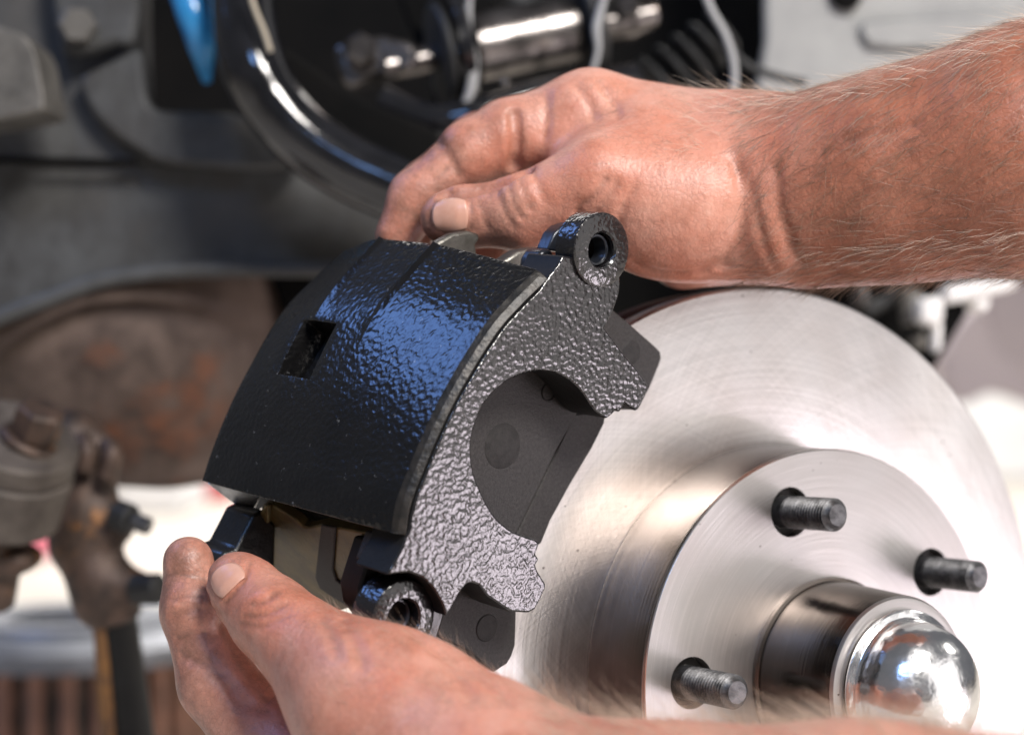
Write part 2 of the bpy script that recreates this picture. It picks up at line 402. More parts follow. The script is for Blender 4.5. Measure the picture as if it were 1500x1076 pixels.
# outboard face with finger cut-out
EAR_T = np.array(cal(878, 366, 0)); EAR_B = np.array(cal(583, 903, -.008))
def arc(c, r, a0, a1, n): return [(c[0]+r*math.cos(math.radians(a0+(a1-a0)*k/n)), c[1]+r*math.sin(math.radians(a0+(a1-a0)*k/n))) for k in range(n+1)]
outer_px = [(800, 411), (808, 400), (818, 388), (824, 374)]
right_px = [(909, 416), (907.5, 430), (898, 458), (886, 480), (914, 518), (933, 540), (945, 556), (949, 564), (948, 574), (939, 594), (933, 602), (925, 597), (915.5, 590), (908, 604), (903, 600), (898, 606), (889, 613)]
cut_px = [(884, 611), (870, 600), (851, 572), (829, 553), (803, 543.5), (775, 545), (743, 557.6), (712, 587), (698, 616), (690.5, 648), (693, 687), (705, 720), (723, 753), (747, 775), (760, 781)]
low_px = [(769, 784), (784, 789), (791, 795.5), (785, 811), (790, 819), (785, 827), (788, 836), (800, 855), (799, 862), (790, 881), (784, 892), (775, 897), (748, 896), (714, 873), (702, 857), (692, 853), (683, 856), (672, 871), (660, 894), (653, 903), (649, 887), (636, 863), (620, 846), (600, 838), (579, 840), (567, 842), (574, 829), (590, 800), (594, 786)]
face = calp(outer_px) + arc(EAR_T, .0112, 195, 330, 14) + calp(right_px) + [tuple(p) for p in resample(catmull(calp(cut_px), 6), 44)] + calp(low_px)
# outer edge (follows the bridge chamfer) upward
face += [tuple(eo[i]+np.array([.0012, -.0004])) for i in range(NS-2, 1, -2)]
fo = bm_obj('outboard_face', prism(face, 0, -.017, 1), [cast_black, dull_black], caliper, bevel=.0011, seg=3)

def ring(name, c, r, rh, w0, w1, material, seg=56):
    o = bm_obj(name, lathe([(rh, w0-.0006), (rh+.0006, w0), (r-.0009, w0), (r-.0002, w0-.0004), (r, w0-.0012), (r, w1), (rh, w1)], seg, closed=True), material, caliper)
    o.location = (c[0], c[1], 0); return o
e1 = ring('mounting_ear', EAR_T, .0122, .0056, .0014, -.0075, cast_black)
e2 = ring('mounting_ear', EAR_B, .0120, .0060, -.005, -.0155, cast_black)
e_t = ring('guide_sleeve', EAR_T, .0052, .0043, -.0012, -.0072, blue_steel, 40); e_t.parent = e1; e_t.location = (0, 0, 0)
e_b = ring('guide_sleeve', EAR_B, .0056, .0046, -.009, -.0150, blue_steel, 40); e_b.parent = e2; e_b.location = (0, 0, 0)
# lower ear web joining ring to the face
bm_obj('ear_web', prism(calp([(567, 838), (600, 834), (636, 860), (652, 900), (640, 940), (560, 950), (538, 900), (545, 868)], -.0135), -.0135, -.0175), smooth_black, caliper, bevel=.001)
# upper ear neck behind: shelf with retaining clip
bm_obj('ear_neck', prism(calp([(820, 378), (838, 350), (848, 328), (870, 314), (896, 330), (870, 380), (806, 404)], -.012), -.009, -.016), smooth_black, caliper, bevel=.0012)
bm_obj('retaining_clip', prism(calp([(802, 366), (812, 342), (822, 332), (838, 326), (846, 330), (836, 348), (826, 370)], -.020), -.020, -.026), blue_steel, caliper, bevel=.0006)
# inboard piston housing
pin = resample(np.vstack([ei[2:-2]]), 14)
cen = pin.mean(0)+np.array([.030, -.018])
house = [tuple(p+np.array([.004, -.003])) for p in pin] + [tuple(pin[-1]+np.array([.045, -.004])), tuple(pin[-1]+np.array([.070, .020])), tuple(pin[0]+np.array([.060, -.030])), tuple(pin[0]+np.array([.040, -.004]))]
bm_obj('piston_housing', prism(house, -.078, -.112), smooth_black, caliper, bevel=.002)
o = bm_obj('piston', lathe([(0, -.070), (.021, -.070), (.023, -.072), (.023, -.090), (0, -.090)], 48), bare_steel, caliper); o.location = (cen[0], cen[1], 0)
bm_obj('inboard_lug', prism(calp([(366, 752), (384, 745), (400, 770), (398, 850), (330, 862), (309, 850), (311, 827), (324, 806), (340, 803)], -.090), -.088, -.106), smooth_black, caliper, bevel=.0012)
# machined facet at the inboard end of the bridge
def quad_part(name, P3, thick, material, parent, bevel=.0004):
    """flat plate through world points P3 (planar-ish) with thickness away from the camera"""
    n = (P3[1]-P3[0]).cross(P3[2]-P3[0]).normalized()
    if n.dot(P3[0]-CAM) < 0: n = -n
    inv = CMI if parent is caliper else parent.matrix_world.inverted()
    bm = bmesh.new(); a = [bm.verts.new(inv @ p) for p in P3]; b = [bm.verts.new(inv @ (p+n*thick)) for p in P3]
    bm.faces.new(a); bm.faces.new(b[::-1]); k = len(P3)
    for i in range(k): bm.faces.new((a[i], b[i], b[(i+1) % k], a[(i+1) % k]))
    return bm_obj(name, bm, material, parent, bevel=bevel)
def calw(px, py, w):
    l = cal(px, py, w); return CM @ Vector((l[0], l[1], w))

# end plane (lower end of the caliper): pad hardware seen from below the bridge
em = (-.80*uc-.60*vc).normalized(); E0 = calw(560, 800, -.020)
def endp(px, py, off=0.0):
    d = at(px, py, 1.0)-CAM; t = (E0+em*off-CAM).dot(em)/d.dot(em); return CAM+d*t

quad_part('machined_facet', [calw(304.5, 708, WI-.0005), calw(386, 717, WI+.026), calw(366, 755, WI+.006)], .003, bare_steel, caliper, None)
quad_part('end_wall', [endp(x, y, -.006) for x, y in [(386, 716), (434, 722), (478, 736), (545, 760), (592, 787), (548, 787), (501, 779), (455, 776), (443, 773), (425, 761), (405, 747), (392, 740), (366, 754)]], .006, dull_black, caliper, .0005)
bm_obj('lower_abutment', prism(calp([(548, 792), (600, 790), (650, 850), (650, 920), (560, 930), (530, 890), (526, 862)], -.019), -.019, -.030), dull_black, caliper, bevel=.001)

# ------------------------------------------------------------------ brake pads
pad = empty('brake_pad', CM, 'charcoal powder coated brake pad seated in the outboard side of the caliper', 'brake pad')
WP = -.0178
pad_px = [(890, 452), (901, 456), (920, 472), (960, 507), (967.6, 515), (969, 524), (966, 534), (952, 568), (935, 600), (905, 600), (880, 590), (848, 602), (815, 660), (786, 722), (757, 781), (752, 812), (775, 860), (756, 880), (756.5, 897), (755, 944), (750, 960), (743, 972), (735, 977), (723, 985), (712, 975), (690, 955), (640, 930), (630, 870), (640, 780), (655, 690), (700, 590), (780, 500), (840, 462)]
bm_obj('backing_plate', prism(calp(pad_px, WP), WP, WP-.0055), pad_grey, pad, bevel=.0006)
fl_px = [(889, 600), (886, 620), (868, 656), (835, 711), (807, 762), (793, 797), (760, 800), (752, 790), (757, 781), (786, 722), (815, 660), (840, 606)]
bm_obj('bent_flange', prism(calp(fl_px, WP-.0035), WP-.0035, WP-.0062), pad_grey, pad, bevel=.0008)
li_px = [(884, 600), (880, 618), (862, 656), (829, 711), (801, 762), (787, 797), (700, 900), (660, 900), (640, 780), (660, 690), (720, 590), (800, 500)]
bm_obj('friction_lining', prism(calp(li_px, WP-.0065), WP-.0065, WP-.0105), lining, pad, bevel=.0004)
def disc(name, px, py, r, w, h, material, parent, rin=0):
    c = cal(px, py, w)
    prof = [(0, w+h), (r-.0004, w+h), (r, w)] if not rin else [(rin, w), (rin+.0002, w+h), (r-.0002, w+h), (r, w)]
    o = bm_obj(name, lathe(prof, 40), material, parent); o.location = (c[0], c[1], 0); return o
disc('rivet_mark', 736, 653, .0075, WP, .0002, pad_mark, pad)
disc('rivet_mark', 803, 574, .0031, WP, .0005, pad_mark, pad, .0026)
disc('rivet_mark', 713, 919, .0046, WP, .0003, pad_mark, pad)
disc('rivet_mark', 925, 516, .0042, WP, .0003, pad_mark, pad)

ipad = empty('brake_pad', CM, 'olive zinc plated brake pad showing its end below the caliper bridge', 'brake pad')
op = [(376, 758), (385, 740), (396, 738), (407, 745), (434, 762), (443, 771), (452, 772.5), (470, 768), (501, 774), (548, 783), (540, 830), (512, 890), (470, 905), (400, 900), (376, 860)]
quad_part('backing_plate', [endp(x, y) for x, y in op], .004, olive, ipad, .0006)
quad_part('edge_flange', [endp(x, y, .0022) for x, y in [(377, 757), (386, 741), (391, 742), (391, 850), (378, 850)]], .0025, olive, ipad, .0007)
quad_part('groove_strip', [endp(x, y, .0009) for x, y in [(470, 769), (491, 773), (487, 835), (492, 850), (530, 880), (520, 896), (468, 862), (461, 845)]], .001, pad_grey, ipad, .0004)
bm_obj('locating_tab', prism(calp([(560, 782), (569, 783), (573, 788), (571, 812), (553, 830), (544, 826)], -.012), -.012, -.021), pad_grey, caliper, bevel=.0009)

# pad ears and wear tab at the upper end
bm_obj('pad_ear', prism(calp([(783, 402), (786, 380), (795, 366), (806, 364), (812, 370), (811, 386), (800, 408)], -.016), -.016, -.0245), blue_steel, ipad, bevel=.0012)
bm_obj('pad_ear', prism(calp([(735, 384), (760, 368), (790, 362), (800, 380), (790, 408), (740, 400)], -.034), -.034, -.040), tab_steel, ipad, bevel=.001)
bm_obj('wear_tab', prism(calp([(622, 368), (640, 354), (660, 342), (684, 338), (699, 342), (701, 350), (694, 358), (697, 375), (640, 378)], -.053), -.052, -.056), tab_steel, ipad, bevel=.0012)

# ------------------------------------------------------------------ hands: signed-distance bodies turned into one mesh each
def smin(a, b, k):
    h = np.maximum(k-np.abs(a-b), 0)/k; return np.minimum(a, b)-h*h*k*.25
def P3(px, py, d): return np.array([(px-750)/F*d, d, (538-py)/F*d])
def cone(p, a, b, ra, rb, e=None, s=1.0):
    """tapered capsule; e, s: stretch the distance along unit direction e (s>1 flattens the body along e)"""
    ba = b-a; q = p-a
    t = np.clip((q@ba)/(ba@ba), 0, 1)
    q = q-t[:, None]*ba
    if e is not None: q = q+((s-1)*(q@e))[:, None]*e
    return np.sqrt((q*q).sum(1))-(ra+(rb-ra)*t)
def ell(p, c, X, r):
    """ellipsoid with axes X (3 rows) and radii r"""
    q = (p-c)@np.array(X).T
    k0 = np.sqrt(((q/r)**2).sum(1)); k1 = np.sqrt(((q/(np.array(r)**2))**2).sum(1))
    return k0*(k0-1)/np.maximum(k1, 1e-6)
def polyd(p, L):
    d = np.full(len(p), 1e9)
    for a, b in zip(L[:-1], L[1:]):
        ba = b-a; q = p-a; t = np.clip((q@ba)/max(ba@ba, 1e-9), 0, 1); q = q-t[:, None]*ba
        d = np.minimum(d, np.sqrt((q*q).sum(1)))
    return d
def nets(f, lo, h):
    nx, ny, nz = f.shape; s = f < 0
    def sl(a, o): return a[o[0]:nx-1+o[0], o[1]:ny-1+o[1], o[2]:nz-1+o[2]]
    C = [(i, j, k) for i in (0, 1) for j in (0, 1) for k in (0, 1)]
    cnt = sum(sl(s, c).astype(np.int8) for c in C); act = (cnt > 0) & (cnt < 8)
    idx = -np.ones(act.shape, np.int64); ii = np.argwhere(act); idx[act] = np.arange(len(ii))
    acc = np.zeros((len(ii), 3)); num = np.zeros(len(ii))
    for a in C:
        for ax in range(3):
            if a[ax]: continue
            b = list(a); b[ax] = 1
            va = sl(f, a)[act]; vb = sl(f, b)[act]; m = (va < 0) != (vb < 0)
            t = np.where(m, va/np.where(m, va-vb, 1), 0)
            p = np.array(a, float)[None].repeat(len(ii), 0); p[:, ax] += t
            acc[m] += p[m]; num[m] += 1
    V = (ii+acc/num[:, None])*h+lo; Q = []
    for ax in range(3):
        o1, o2 = [(1, 2), (2, 0), (0, 1)][ax]
        A = np.take(s, range(s.shape[ax]-1), ax); B = np.take(s, range(1, s.shape[ax]), ax)
        e = np.argwhere(A != B); e = e[(e[:, o1] > 0) & (e[:, o2] > 0) & (e[:, o1] < f.shape[o1]-1) & (e[:, o2] < f.shape[o2]-1)]
        def cell(d1, d2):
            g = e.copy(); g[:, o1] -= d1; g[:, o2] -= d2; return idx[g[:, 0], g[:, 1], g[:, 2]]
        q = np.stack([cell(1, 1), cell(0, 1), cell(0, 0), cell(1, 0)], 1)
        fl = ~s[e[:, 0], e[:, 1], e[:, 2]]; q[fl] = q[fl][:, ::-1]; Q.append(q)
    return V, np.vstack(Q)

class Hand:
    def __init__(self, body, fingers, kb=14, kf=7, kk=1.4):
        self.body = body; self.fingers = fingers; self.kb = kb; self.kf = kf; self.kk = kk; self.creases = []; self.bumps = []; self.tan0 = 1060; self.grime0 = 0
    def raw(self, p):
        d = None
        for b in self.body:
            x = b(p); d = x if d is None else smin(d, x, self.kb)
        fd = None
        for chain, k in self.fingers:
            c = None
            for seg in chain:
                x = seg(p); c = x if c is None else smin(c, x, 4.0)
            d2 = smin(d, c, k) if fd is None else None
            fd = c if fd is None else smin(fd, c, self.kk)
        if fd is not None: d = smin(d, fd, self.kf)
        for b, k in self.bumps: d = smin(d, b(p), k)
        return d
    def sdf(self, p):
        d = self.raw(p)
        for L, r, k in self.creases:
            g = polyd(p, L)-r; h = np.maximum(k-np.abs(d+g), 0)/k; d = np.maximum(d, -g)+h*h*k*.25
        return d
    def hit(self, px, py, lo=380, hi=760):
        t = np.arange(lo, hi, .6); r = P3(px, py, 1.0); v = self.raw(t[:, None]*r[None])
        i = np.argmax(v < 0)
        return t[i]*r if v[i] < 0 else None
    def crease(self, pts, r=.5, k=2.2):
        L = []
        for x, y in catmull(pts, 5):
            h = self.hit(x, y)
            if h is not None: L.append(h)
        if len(L) > 1: self.creases.append((L, r, k))
    def mesh(self, name, lo, hi, h, material):
        lo = np.array(lo, float); n = np.ceil((np.array(hi)-lo)/h).astype(int)+1
        gx, gy, gz = [lo[i]+h*np.arange(n[i]) for i in range(3)]
        f = np.empty(tuple(n), np.float64)
        Y, Z = np.meshgrid(gy, gz, indexing='ij'); yz = np.stack([Y.ravel(), Z.ravel()], 1)
        for i0 in range(0, n[0], 8):
            xs = gx[i0:i0+8]
            pts = np.concatenate([np.concatenate([np.full((len(yz), 1), x), yz], 1) for x in xs])
            f[i0:i0+len(xs)] = self.raw(pts).reshape(len(xs), n[1], n[2])
        # creases only near the surface
        near = np.abs(f) < 4
        idx = np.argwhere(near); pts = idx*h+lo; d = f[near]
        for L, r, k in self.creases:
            La = np.array(L); bb0 = La.min(0)-6; bb1 = La.max(0)+6
            m = np.all((pts > bb0) & (pts < bb1), axis=1)
            if not m.any(): continue
            g = polyd(pts[m], L)-r; dd = d[m]; hh = np.maximum(k-np.abs(dd+g), 0)/k; d[m] = np.maximum(dd, -g)+hh*hh*k*.25
        f[near] = d
        V, Q = nets(f, lo, h)
        # two light smoothing passes
        for _ in range(2):
            acc = np.zeros_like(V); cnt = np.zeros(len(V))
            for a, b in ((0, 1), (1, 2), (2, 3), (3, 0)):
                np.add.at(acc, Q[:, a], V[Q[:, b]]); np.add.at(acc, Q[:, b], V[Q[:, a]])
                np.add.at(cnt, Q[:, a], 1); np.add.at(cnt, Q[:, b], 1)
            V = V*.5+.5*acc/cnt[:, None]
        dirt_shade = np.zeros(len(V))
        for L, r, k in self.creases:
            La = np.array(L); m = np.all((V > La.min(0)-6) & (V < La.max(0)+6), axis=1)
            if m.any(): dirt_shade[m] = np.maximum(dirt_shade[m], np.exp(-(polyd(V[m], L)/(r*.6+.45))**2)*min(1, r/.65))
        me = bpy.data.meshes.new(name)
        W = V/1000; W[:, 2] += CAMZ
        me.from_pydata(W.tolist(), [], Q.tolist()); me.update()
        a = me.attributes.new('dirt_shade', 'FLOAT', 'POINT'); a.data.foreach_set('value', dirt_shade.astype(np.float32))
        tn = np.clip((750+F*V[:, 0]/V[:, 1]-self.tan0)/160, 0, 1); a = me.attributes.new('tan', 'FLOAT', 'POINT'); a.data.foreach_set('value', tn.astype(np.float32))
        gr = np.clip((self.grime0-(750+F*V[:, 0]/V[:, 1]))/130, 0, 1); a = me.attributes.new('grime', 'FLOAT', 'POINT'); a.data.foreach_set('value', gr.astype(np.float32))
        me.polygons.foreach_set('use_smooth', np.ones(len(me.polygons), bool))
        o = link(name, me, material); self.V = W; self.obj = o
        nn = np.zeros(len(V)*3); me.vertices.foreach_get('normal', nn); self.N = nn.reshape(-1, 3)
        return o

def skin_material(name, base, deep, rosy):
    m = bpy.data.materials.new(name); m.use_nodes = True; N = m.node_tree.nodes; L = m.node_tree.links
    b = N['Principled BSDF']; b.inputs['Roughness'].default_value = .43; b.inputs['Specular IOR Level'].default_value = .5
    b.subsurface_method = 'RANDOM_WALK'
    b.inputs['Subsurface Weight'].default_value = .12; b.inputs['Subsurface Radius'].default_value = (1, .35, .2); b.inputs['Subsurface Scale'].default_value = .004
    tc = N.new('ShaderNodeTexCoord')
    def noise(sc, det, ro=.55, v=None):
        n = N.new('ShaderNodeTexNoise'); n.inputs['Scale'].default_value = sc; n.inputs['Detail'].default_value = det; n.inputs['Roughness'].default_value = ro
        L.new(v or tc.outputs['Object'], n.inputs['Vector']); return n.outputs['Fac']
    def mrange(v, a, c, x=0, y=1):
        r = N.new('ShaderNodeMapRange'); r.inputs['From Min'].default_value = a; r.inputs['From Max'].default_value = c
        r.inputs['To Min'].default_value = x; r.inputs['To Max'].default_value = y; L.new(v, r.inputs['Value']); return r.outputs['Result']
    def mix(a, c, f, mode='MIX'):
        x = N.new('ShaderNodeMix'); x.data_type = 'RGBA'; x.blend_type = mode
        for k, v in (('A', a), ('B', c)):
            if isinstance(v, tuple): x.inputs[k].default_value = (*v, 1)
            else: L.new(v, x.inputs[k])
        if isinstance(f, float): x.inputs['Factor'].default_value = f
        else: L.new(f, x.inputs['Factor'])
        return x.outputs['Result']
    c = mix(base, rosy, mrange(noise(38, 4, .6), .38, .68))
    c = mix(c, deep, mrange(noise(95, 5, .7), .50, .78, 0, .55))
    c = mix(c, (.62, .42, .33), mrange(noise(520, 3, .6), .55, .75, 0, .25))
    ta = N.new('ShaderNodeAttribute'); ta.attribute_name = 'tan'
    c = mix(c, deep, mrange(ta.outputs['Fac'], 0, 1, 0, .75))
    tm = N.new('ShaderNodeMath'); tm.operation = 'MULTIPLY'; L.new(ta.outputs['Fac'], tm.inputs[0]); L.new(mrange(noise(75, 6, .75), .46, .66, 0, .6), tm.inputs[1])
    c = mix(c, (.17, .060, .034), tm.outputs[0])
    ga = N.new('ShaderNodeAttribute'); ga.attribute_name = 'grime'
    gm = N.new('ShaderNodeMath'); gm.operation = 'MULTIPLY'; L.new(ga.outputs['Fac'], gm.inputs[0]); L.new(mrange(noise(85, 6, .75), .38, .66, .05, .75), gm.inputs[1])
    c = mix(c, (.15, .075, .052), gm.outputs[0])
    # fine skin-line network, grime sits in it
    wv = N.new('ShaderNodeVectorMath'); wv.operation = 'ADD'
    nv = N.new('ShaderNodeTexNoise'); nv.inputs['Scale'].default_value = 130; L.new(tc.outputs['Object'], nv.inputs['Vector'])
    sv = N.new('ShaderNodeVectorMath'); sv.operation = 'SCALE'; sv.inputs['Scale'].default_value = .006; L.new(nv.outputs['Color'], sv.inputs[0])
    L.new(tc.outputs['Object'], wv.inputs[0]); L.new(sv.outputs[0], wv.inputs[1])
    vl = N.new('ShaderNodeTexVoronoi'); vl.feature = 'DISTANCE_TO_EDGE'; vl.inputs['Scale'].default_value = 520; L.new(wv.outputs[0], vl.inputs['Vector'])
    ln = mrange(vl.outputs['Distance'], 0, .12, 1, 0)
    lm_ = N.new('ShaderNodeMath'); lm_.operation = 'MULTIPLY'; L.new(ln, lm_.inputs[0]); L.new(mrange(noise(70, 4, .7), .42, .68, .04, .45), lm_.inputs[1])
    c = mix(c, (.20, .095, .065), lm_.outputs[0])
    c = mix(c, (.16, .07, .05), mrange(noise(1100, 2, .6), .66, .76, 0, .5))
    at_ = N.new('ShaderNodeAttribute'); at_.attribute_name = 'dirt_shade'
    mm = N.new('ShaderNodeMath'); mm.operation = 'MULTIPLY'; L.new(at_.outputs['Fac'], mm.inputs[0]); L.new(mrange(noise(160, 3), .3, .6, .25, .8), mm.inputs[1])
    c = mix(c, (.075, .042, .032), mm.outputs[0])  # grease in creases, plus painted shade along the index-thumb seam
    # faint grease smears
    c = mix(c, (.10, .075, .065), mrange(noise(24, 5, .75), .60, .80, 0, .35))
    L.new(c, b.inputs['Base Color'])
    v = N.new('ShaderNodeTexVoronoi'); v.inputs['Scale'].default_value = 520; v.feature = 'DISTANCE_TO_EDGE'; L.new(wv.outputs[0], v.inputs['Vector'])
    bp = N.new('ShaderNodeBump'); bp.inputs['Strength'].default_value = .35; bp.inputs['Distance'].default_value = .0004; L.new(v.outputs['Distance'], bp.inputs['Height'])
    b2 = N.new('ShaderNodeBump'); b2.inputs['Strength'].default_value = .45; b2.inputs['Distance'].default_value = .0012; L.new(noise(190, 5, .65), b2.inputs['Height']); L.new(bp.outputs['Normal'], b2.inputs['Normal'])
    L.new(b2.outputs['Normal'], b.inputs['Normal'])
    return m
skin_a = skin_material('tanned_skin', (.60, .295, .215), (.32, .105, .052), (.55, .205, .130))
nail_mat = mat('fingernail', (.56, .295, .215), rough=.32, spec=.45, var=(.60, .35, .27), vscale=110, bump=.2, bscale=500, bdist=.0003)
nail_edge = mat('nail_grime', (.16, .10, .08), rough=.6, var=(.08, .05, .04), vscale=200)
hair_m = mat('arm_hair_brown', (.11, .065, .04), rough=.45, var=(.20, .13, .08), vscale=40)
hair_pale = mat('arm_hair_pale', (.55, .42, .32), rough=.4, var=(.35, .25, .18), vscale=40)

def C(a, b, e=None, s=1.0):
    pa, pb = P3(*a[:3]), P3(*b[:3]); return lambda p: cone(p, pa, pb, a[3], b[3], e, s)
def S(c, r, rot=0, tilt=0):
    """ellipsoid: centre (px, py, depth), radii (along image x, depth, image up); rot = degrees in image plane"""
    pc = P3(*c); a = math.radians(rot); X = [(math.cos(a), 0, math.sin(a)), (0, 1, 0), (-math.sin(a), 0, math.cos(a))]
    if tilt:
        t = math.radians(tilt); X = [(math.cos(t)*X[0][0], math.sin(t), math.cos(t)*X[0][2]), (-math.sin(t)*X[0][0], math.cos(t), -math.sin(t)*X[0][2]), X[2]]
    return lambda p: ell(p, pc, X, r)
EY = np.array([0, 1., 0])

# ---- right hand (upper)
up_body = [
    C((1700, 175, 556, 45), (1500, 222, 566, 38.5), EY, 1.12),
    C((1500, 222, 566, 38.5), (1312, 258, 578, 33.0), EY, 1.15),
    C((1312, 258, 578, 33.0), (1175, 281, 590, 29.5), EY, 1.25),
    C((1175, 281, 590, 29.5), (1090, 268, 598, 27.0), EY, 1.2),
    C((1090, 215, 606, 17), (870, 168, 616, 14.5)),          # index metacarpal
    C((1090, 235, 622, 16), (880, 185, 634, 14)),            # middle metacarpal
    C((1090, 290, 630, 15), (900, 230, 650, 13)),            # ring metacarpal
    C((1100, 360, 612, 13), (1000, 372, 622, 13)),           # heel of the palm
    S((985, 305, 588), (35, 17, 25.5), -8),                  # thenar
    C((930, 220, 600, 15), (835, 222, 602, 9)),              # web of the thumb
]
thumb = [C((1010, 300, 586, 19), (880, 268, 584, 15.8)), C((880, 268, 584, 15.8), (765, 311, 588, 12.6)), C((765, 311, 588, 12.6), (676, 318, 591, 10.4), EY, 1.1), C((676, 318, 591, 10.4), (652, 320, 592, 8.8), EY, 1.12)]
index = [C((860, 170, 614, 15), (745, 204, 611, 13.8)), C((745, 204, 611, 13.8), (690, 228, 609, 11.8)), C((690, 228, 609, 11.8), (612, 290, 609, 10.0)), C((612, 290, 609, 10.2), (582, 345, 607, 8.0))]
middle = [C((870, 185, 642, 14), (700, 212, 652, 11.5)), C((700, 212, 652, 11.5), (622, 275, 650, 9.4)), C((622, 275, 650, 9.4), (600, 350, 640, 8.0))]
ring_f = [C((890, 235, 655, 13), (775, 292, 664, 10)), C((775, 292, 664, 10), (715, 345, 662, 8.8)), C((715, 345, 662, 8.8), (700, 395, 658, 7.6))]
little = [C((940, 285, 652, 12), (830, 320, 660, 9)), C((830, 320, 660, 9), (790, 370, 656, 8)), C((790, 370, 656, 8), (790, 410, 652, 7))]
H1 = Hand(up_body, [(thumb, 6), (index, 6), (middle, 6), (ring_f, 6), (little, 6)], kb=16, kf=9, kk=1.6); H1.grime0 = 790
H1.bumps = [(S((862, 152, 606), (13, 9, 9), 0), 8), (S((690, 212, 605), (8, 6, 7), -30), 5), (S((770, 285, 579), (7, 4, 6), 0), 5),
            (S((1118, 330, 580), (6, 12, 18), 12), 6)]
H1.crease([(753, 166), (756, 200), (754, 243)], 2.6, 1.0)
H1.crease([(655, 282), (690, 276), (725, 268), (768, 250)], 3.4, 1.5)  # wide dark band paints in the shade between index finger and thumb
H1.crease([(800, 142), (801, 170), (797, 200)], .5, 3)
H1.crease([(640, 205), (662, 232), (672, 258)], .5, 3)
H1.crease([(727, 268), (733, 290), (745, 318), (752, 335)], .45, 2)
H1.crease([(744, 268), (752, 292), (764, 318)], .4, 2)
H1.crease([(762, 262), (768, 285), (776, 305)], .35, 2)
H1.crease([(700, 290), (706, 310), (714, 332)], .4, 2)
H1.crease([(782, 250), (790, 275), (798, 296)], .4, 2.5)
H1.crease([(845, 125), (862, 150), (870, 175)], .35, 3)
H1.crease([(880, 122), (898, 150), (905, 172)], .3, 3)
H1.crease([(640, 262), (652, 250), (660, 238)], .4, 2)
H1.crease([(888, 262), (872, 285), (852, 300), (846, 312)], .7, 3)
H1.crease([(905, 268), (885, 296), (868, 318)], .45, 3)
H1.crease([(930, 275), (912, 305), (905, 330)], .3, 3)
H1.crease([(1078, 235), (1090, 290), (1085, 340), (1062, 380), (1030, 398)], .6, 4)
H1.crease([(1098, 270), (1112, 330), (1125, 375), (1138, 398)], .45, 3)
H1.crease([(1138, 245), (1142, 300), (1156, 350), (1178, 392)], .7, 3)
H1.crease([(930, 385), (960, 398), (1010, 400), (1062, 388)], .6, 3)
H1.crease([(1240, 205), (1300, 190), (1340, 184)], .4, 3)
H1.crease([(690, 296), (693, 315), (690, 334), (676, 341), (655, 342)], .5, 1.6)
H1.crease([(688, 293), (670, 288), (650, 289), (636, 297), (630, 312), (633, 330)], .5, 1.6)
hand1 = H1.mesh('hand', (-55, 505, 18), (200, 690, 140), 1.2, skin_a)
tag(hand1, 'bare hairy right hand and forearm gripping the top of the black caliper', 'hand')

# ---- left hand (lower)
lo_body = [
    C((1650, 1318, 420, 40), (1250, 1292, 432, 37), EY, 1.15),
    C((1250, 1292, 432, 37), (980, 1258, 446, 32), EY, 1.2),
    C((980, 1258, 446, 32), (800, 1222, 462, 28.5), EY, 1.2),
    C((800, 1222, 462, 28), (690, 1142, 480, 25), EY, 1.15),
    C((690, 1135, 480, 25), (560, 1062, 500, 23.5)),
    C((660, 1160, 492, 24), (430, 1130, 540, 15)),
    S((560, 1022, 500), (22, 16, 16), -18),
    C((640, 1220, 505, 22), (420, 1200, 560, 14)),
]
lthumb = [C((600, 1046, 495, 20), (490, 985, 514, 17.2)), C((490, 985, 514, 17.2), (396, 903, 535, 12.6)), C((396, 903, 535, 12.6), (358, 864, 543, 10.8)), C((358, 864, 543, 10.8), (345, 850, 545, 9.0))]
lindex = [C((430, 1130, 545, 16), (318, 1000, 556, 12.2)), C((318, 1000, 556, 12.2), (281, 895, 562, 9.8)), C((281, 895, 562, 9.8), (276, 822, 564, 8.4))]
lmid = [C((430, 1160, 562, 15), (330, 1010, 578, 12)), C((330, 1010, 578, 12), (300, 900, 586, 9.6)), C((300, 900, 586, 9.6), (300, 842, 588, 8.2))]
H2 = Hand(lo_body, [(lthumb, 6), (lindex, 6), (lmid, 6)], kb=18, kf=10, kk=1.2); H2.grime0 = 400; H2.tan0 = 3000
H2.bumps = [(S((400, 900, 524), (8, 5, 7), -40), 6), (S((283, 892, 554), (8, 5, 7), 0), 5)]
H2.crease([(238, 845), (262, 840), (300, 848), (312, 852)], .4, 2)
H2.crease([(250, 902), (275, 892), (305, 893), (318, 896)], .5, 2.5)
H2.crease([(325, 915), (342, 952), (365, 990), (392, 1024)], .9, 3)
H2.crease([(265, 960), (300, 972), (335, 1000), (352, 1030)], .4, 3)
H2.crease([(340, 1010), (362, 1030), (392, 1040)], .5, 3)
H2.crease([(366, 884), (388, 882), (408, 866)], .6, 2.0)
H2.crease([(358, 900), (388, 900), (420, 884)], .65, 2.0)
H2.crease([(352, 914), (384, 916), (424, 902)], .5, 2.0)
H2.crease([(470, 900), (486, 930), (494, 960)], .4, 3)
H2.crease([(500, 905), (520, 940), (530, 975)], .35, 3)
H2.crease([(252, 878), (275, 872), (306, 874)], .4, 2)
H2.crease([(262, 935), (285, 926), (318, 930)], .35, 2)
H2.crease([(600, 925), (650, 965), (690, 1020)], .3, 4)
H2.crease([(640, 950), (700, 990), (740, 1025)], .3, 4)
H2.crease([(368, 824), (360, 846), (346, 868), (328, 884)], .45, 1.6)
hand2 = H2.mesh('hand', (-122, 372, -192), (190, 606, -48), 1.3, skin_a)
tag(hand2, 'bare left hand with thumb and index finger pinching the lower corner of the caliper', 'hand')

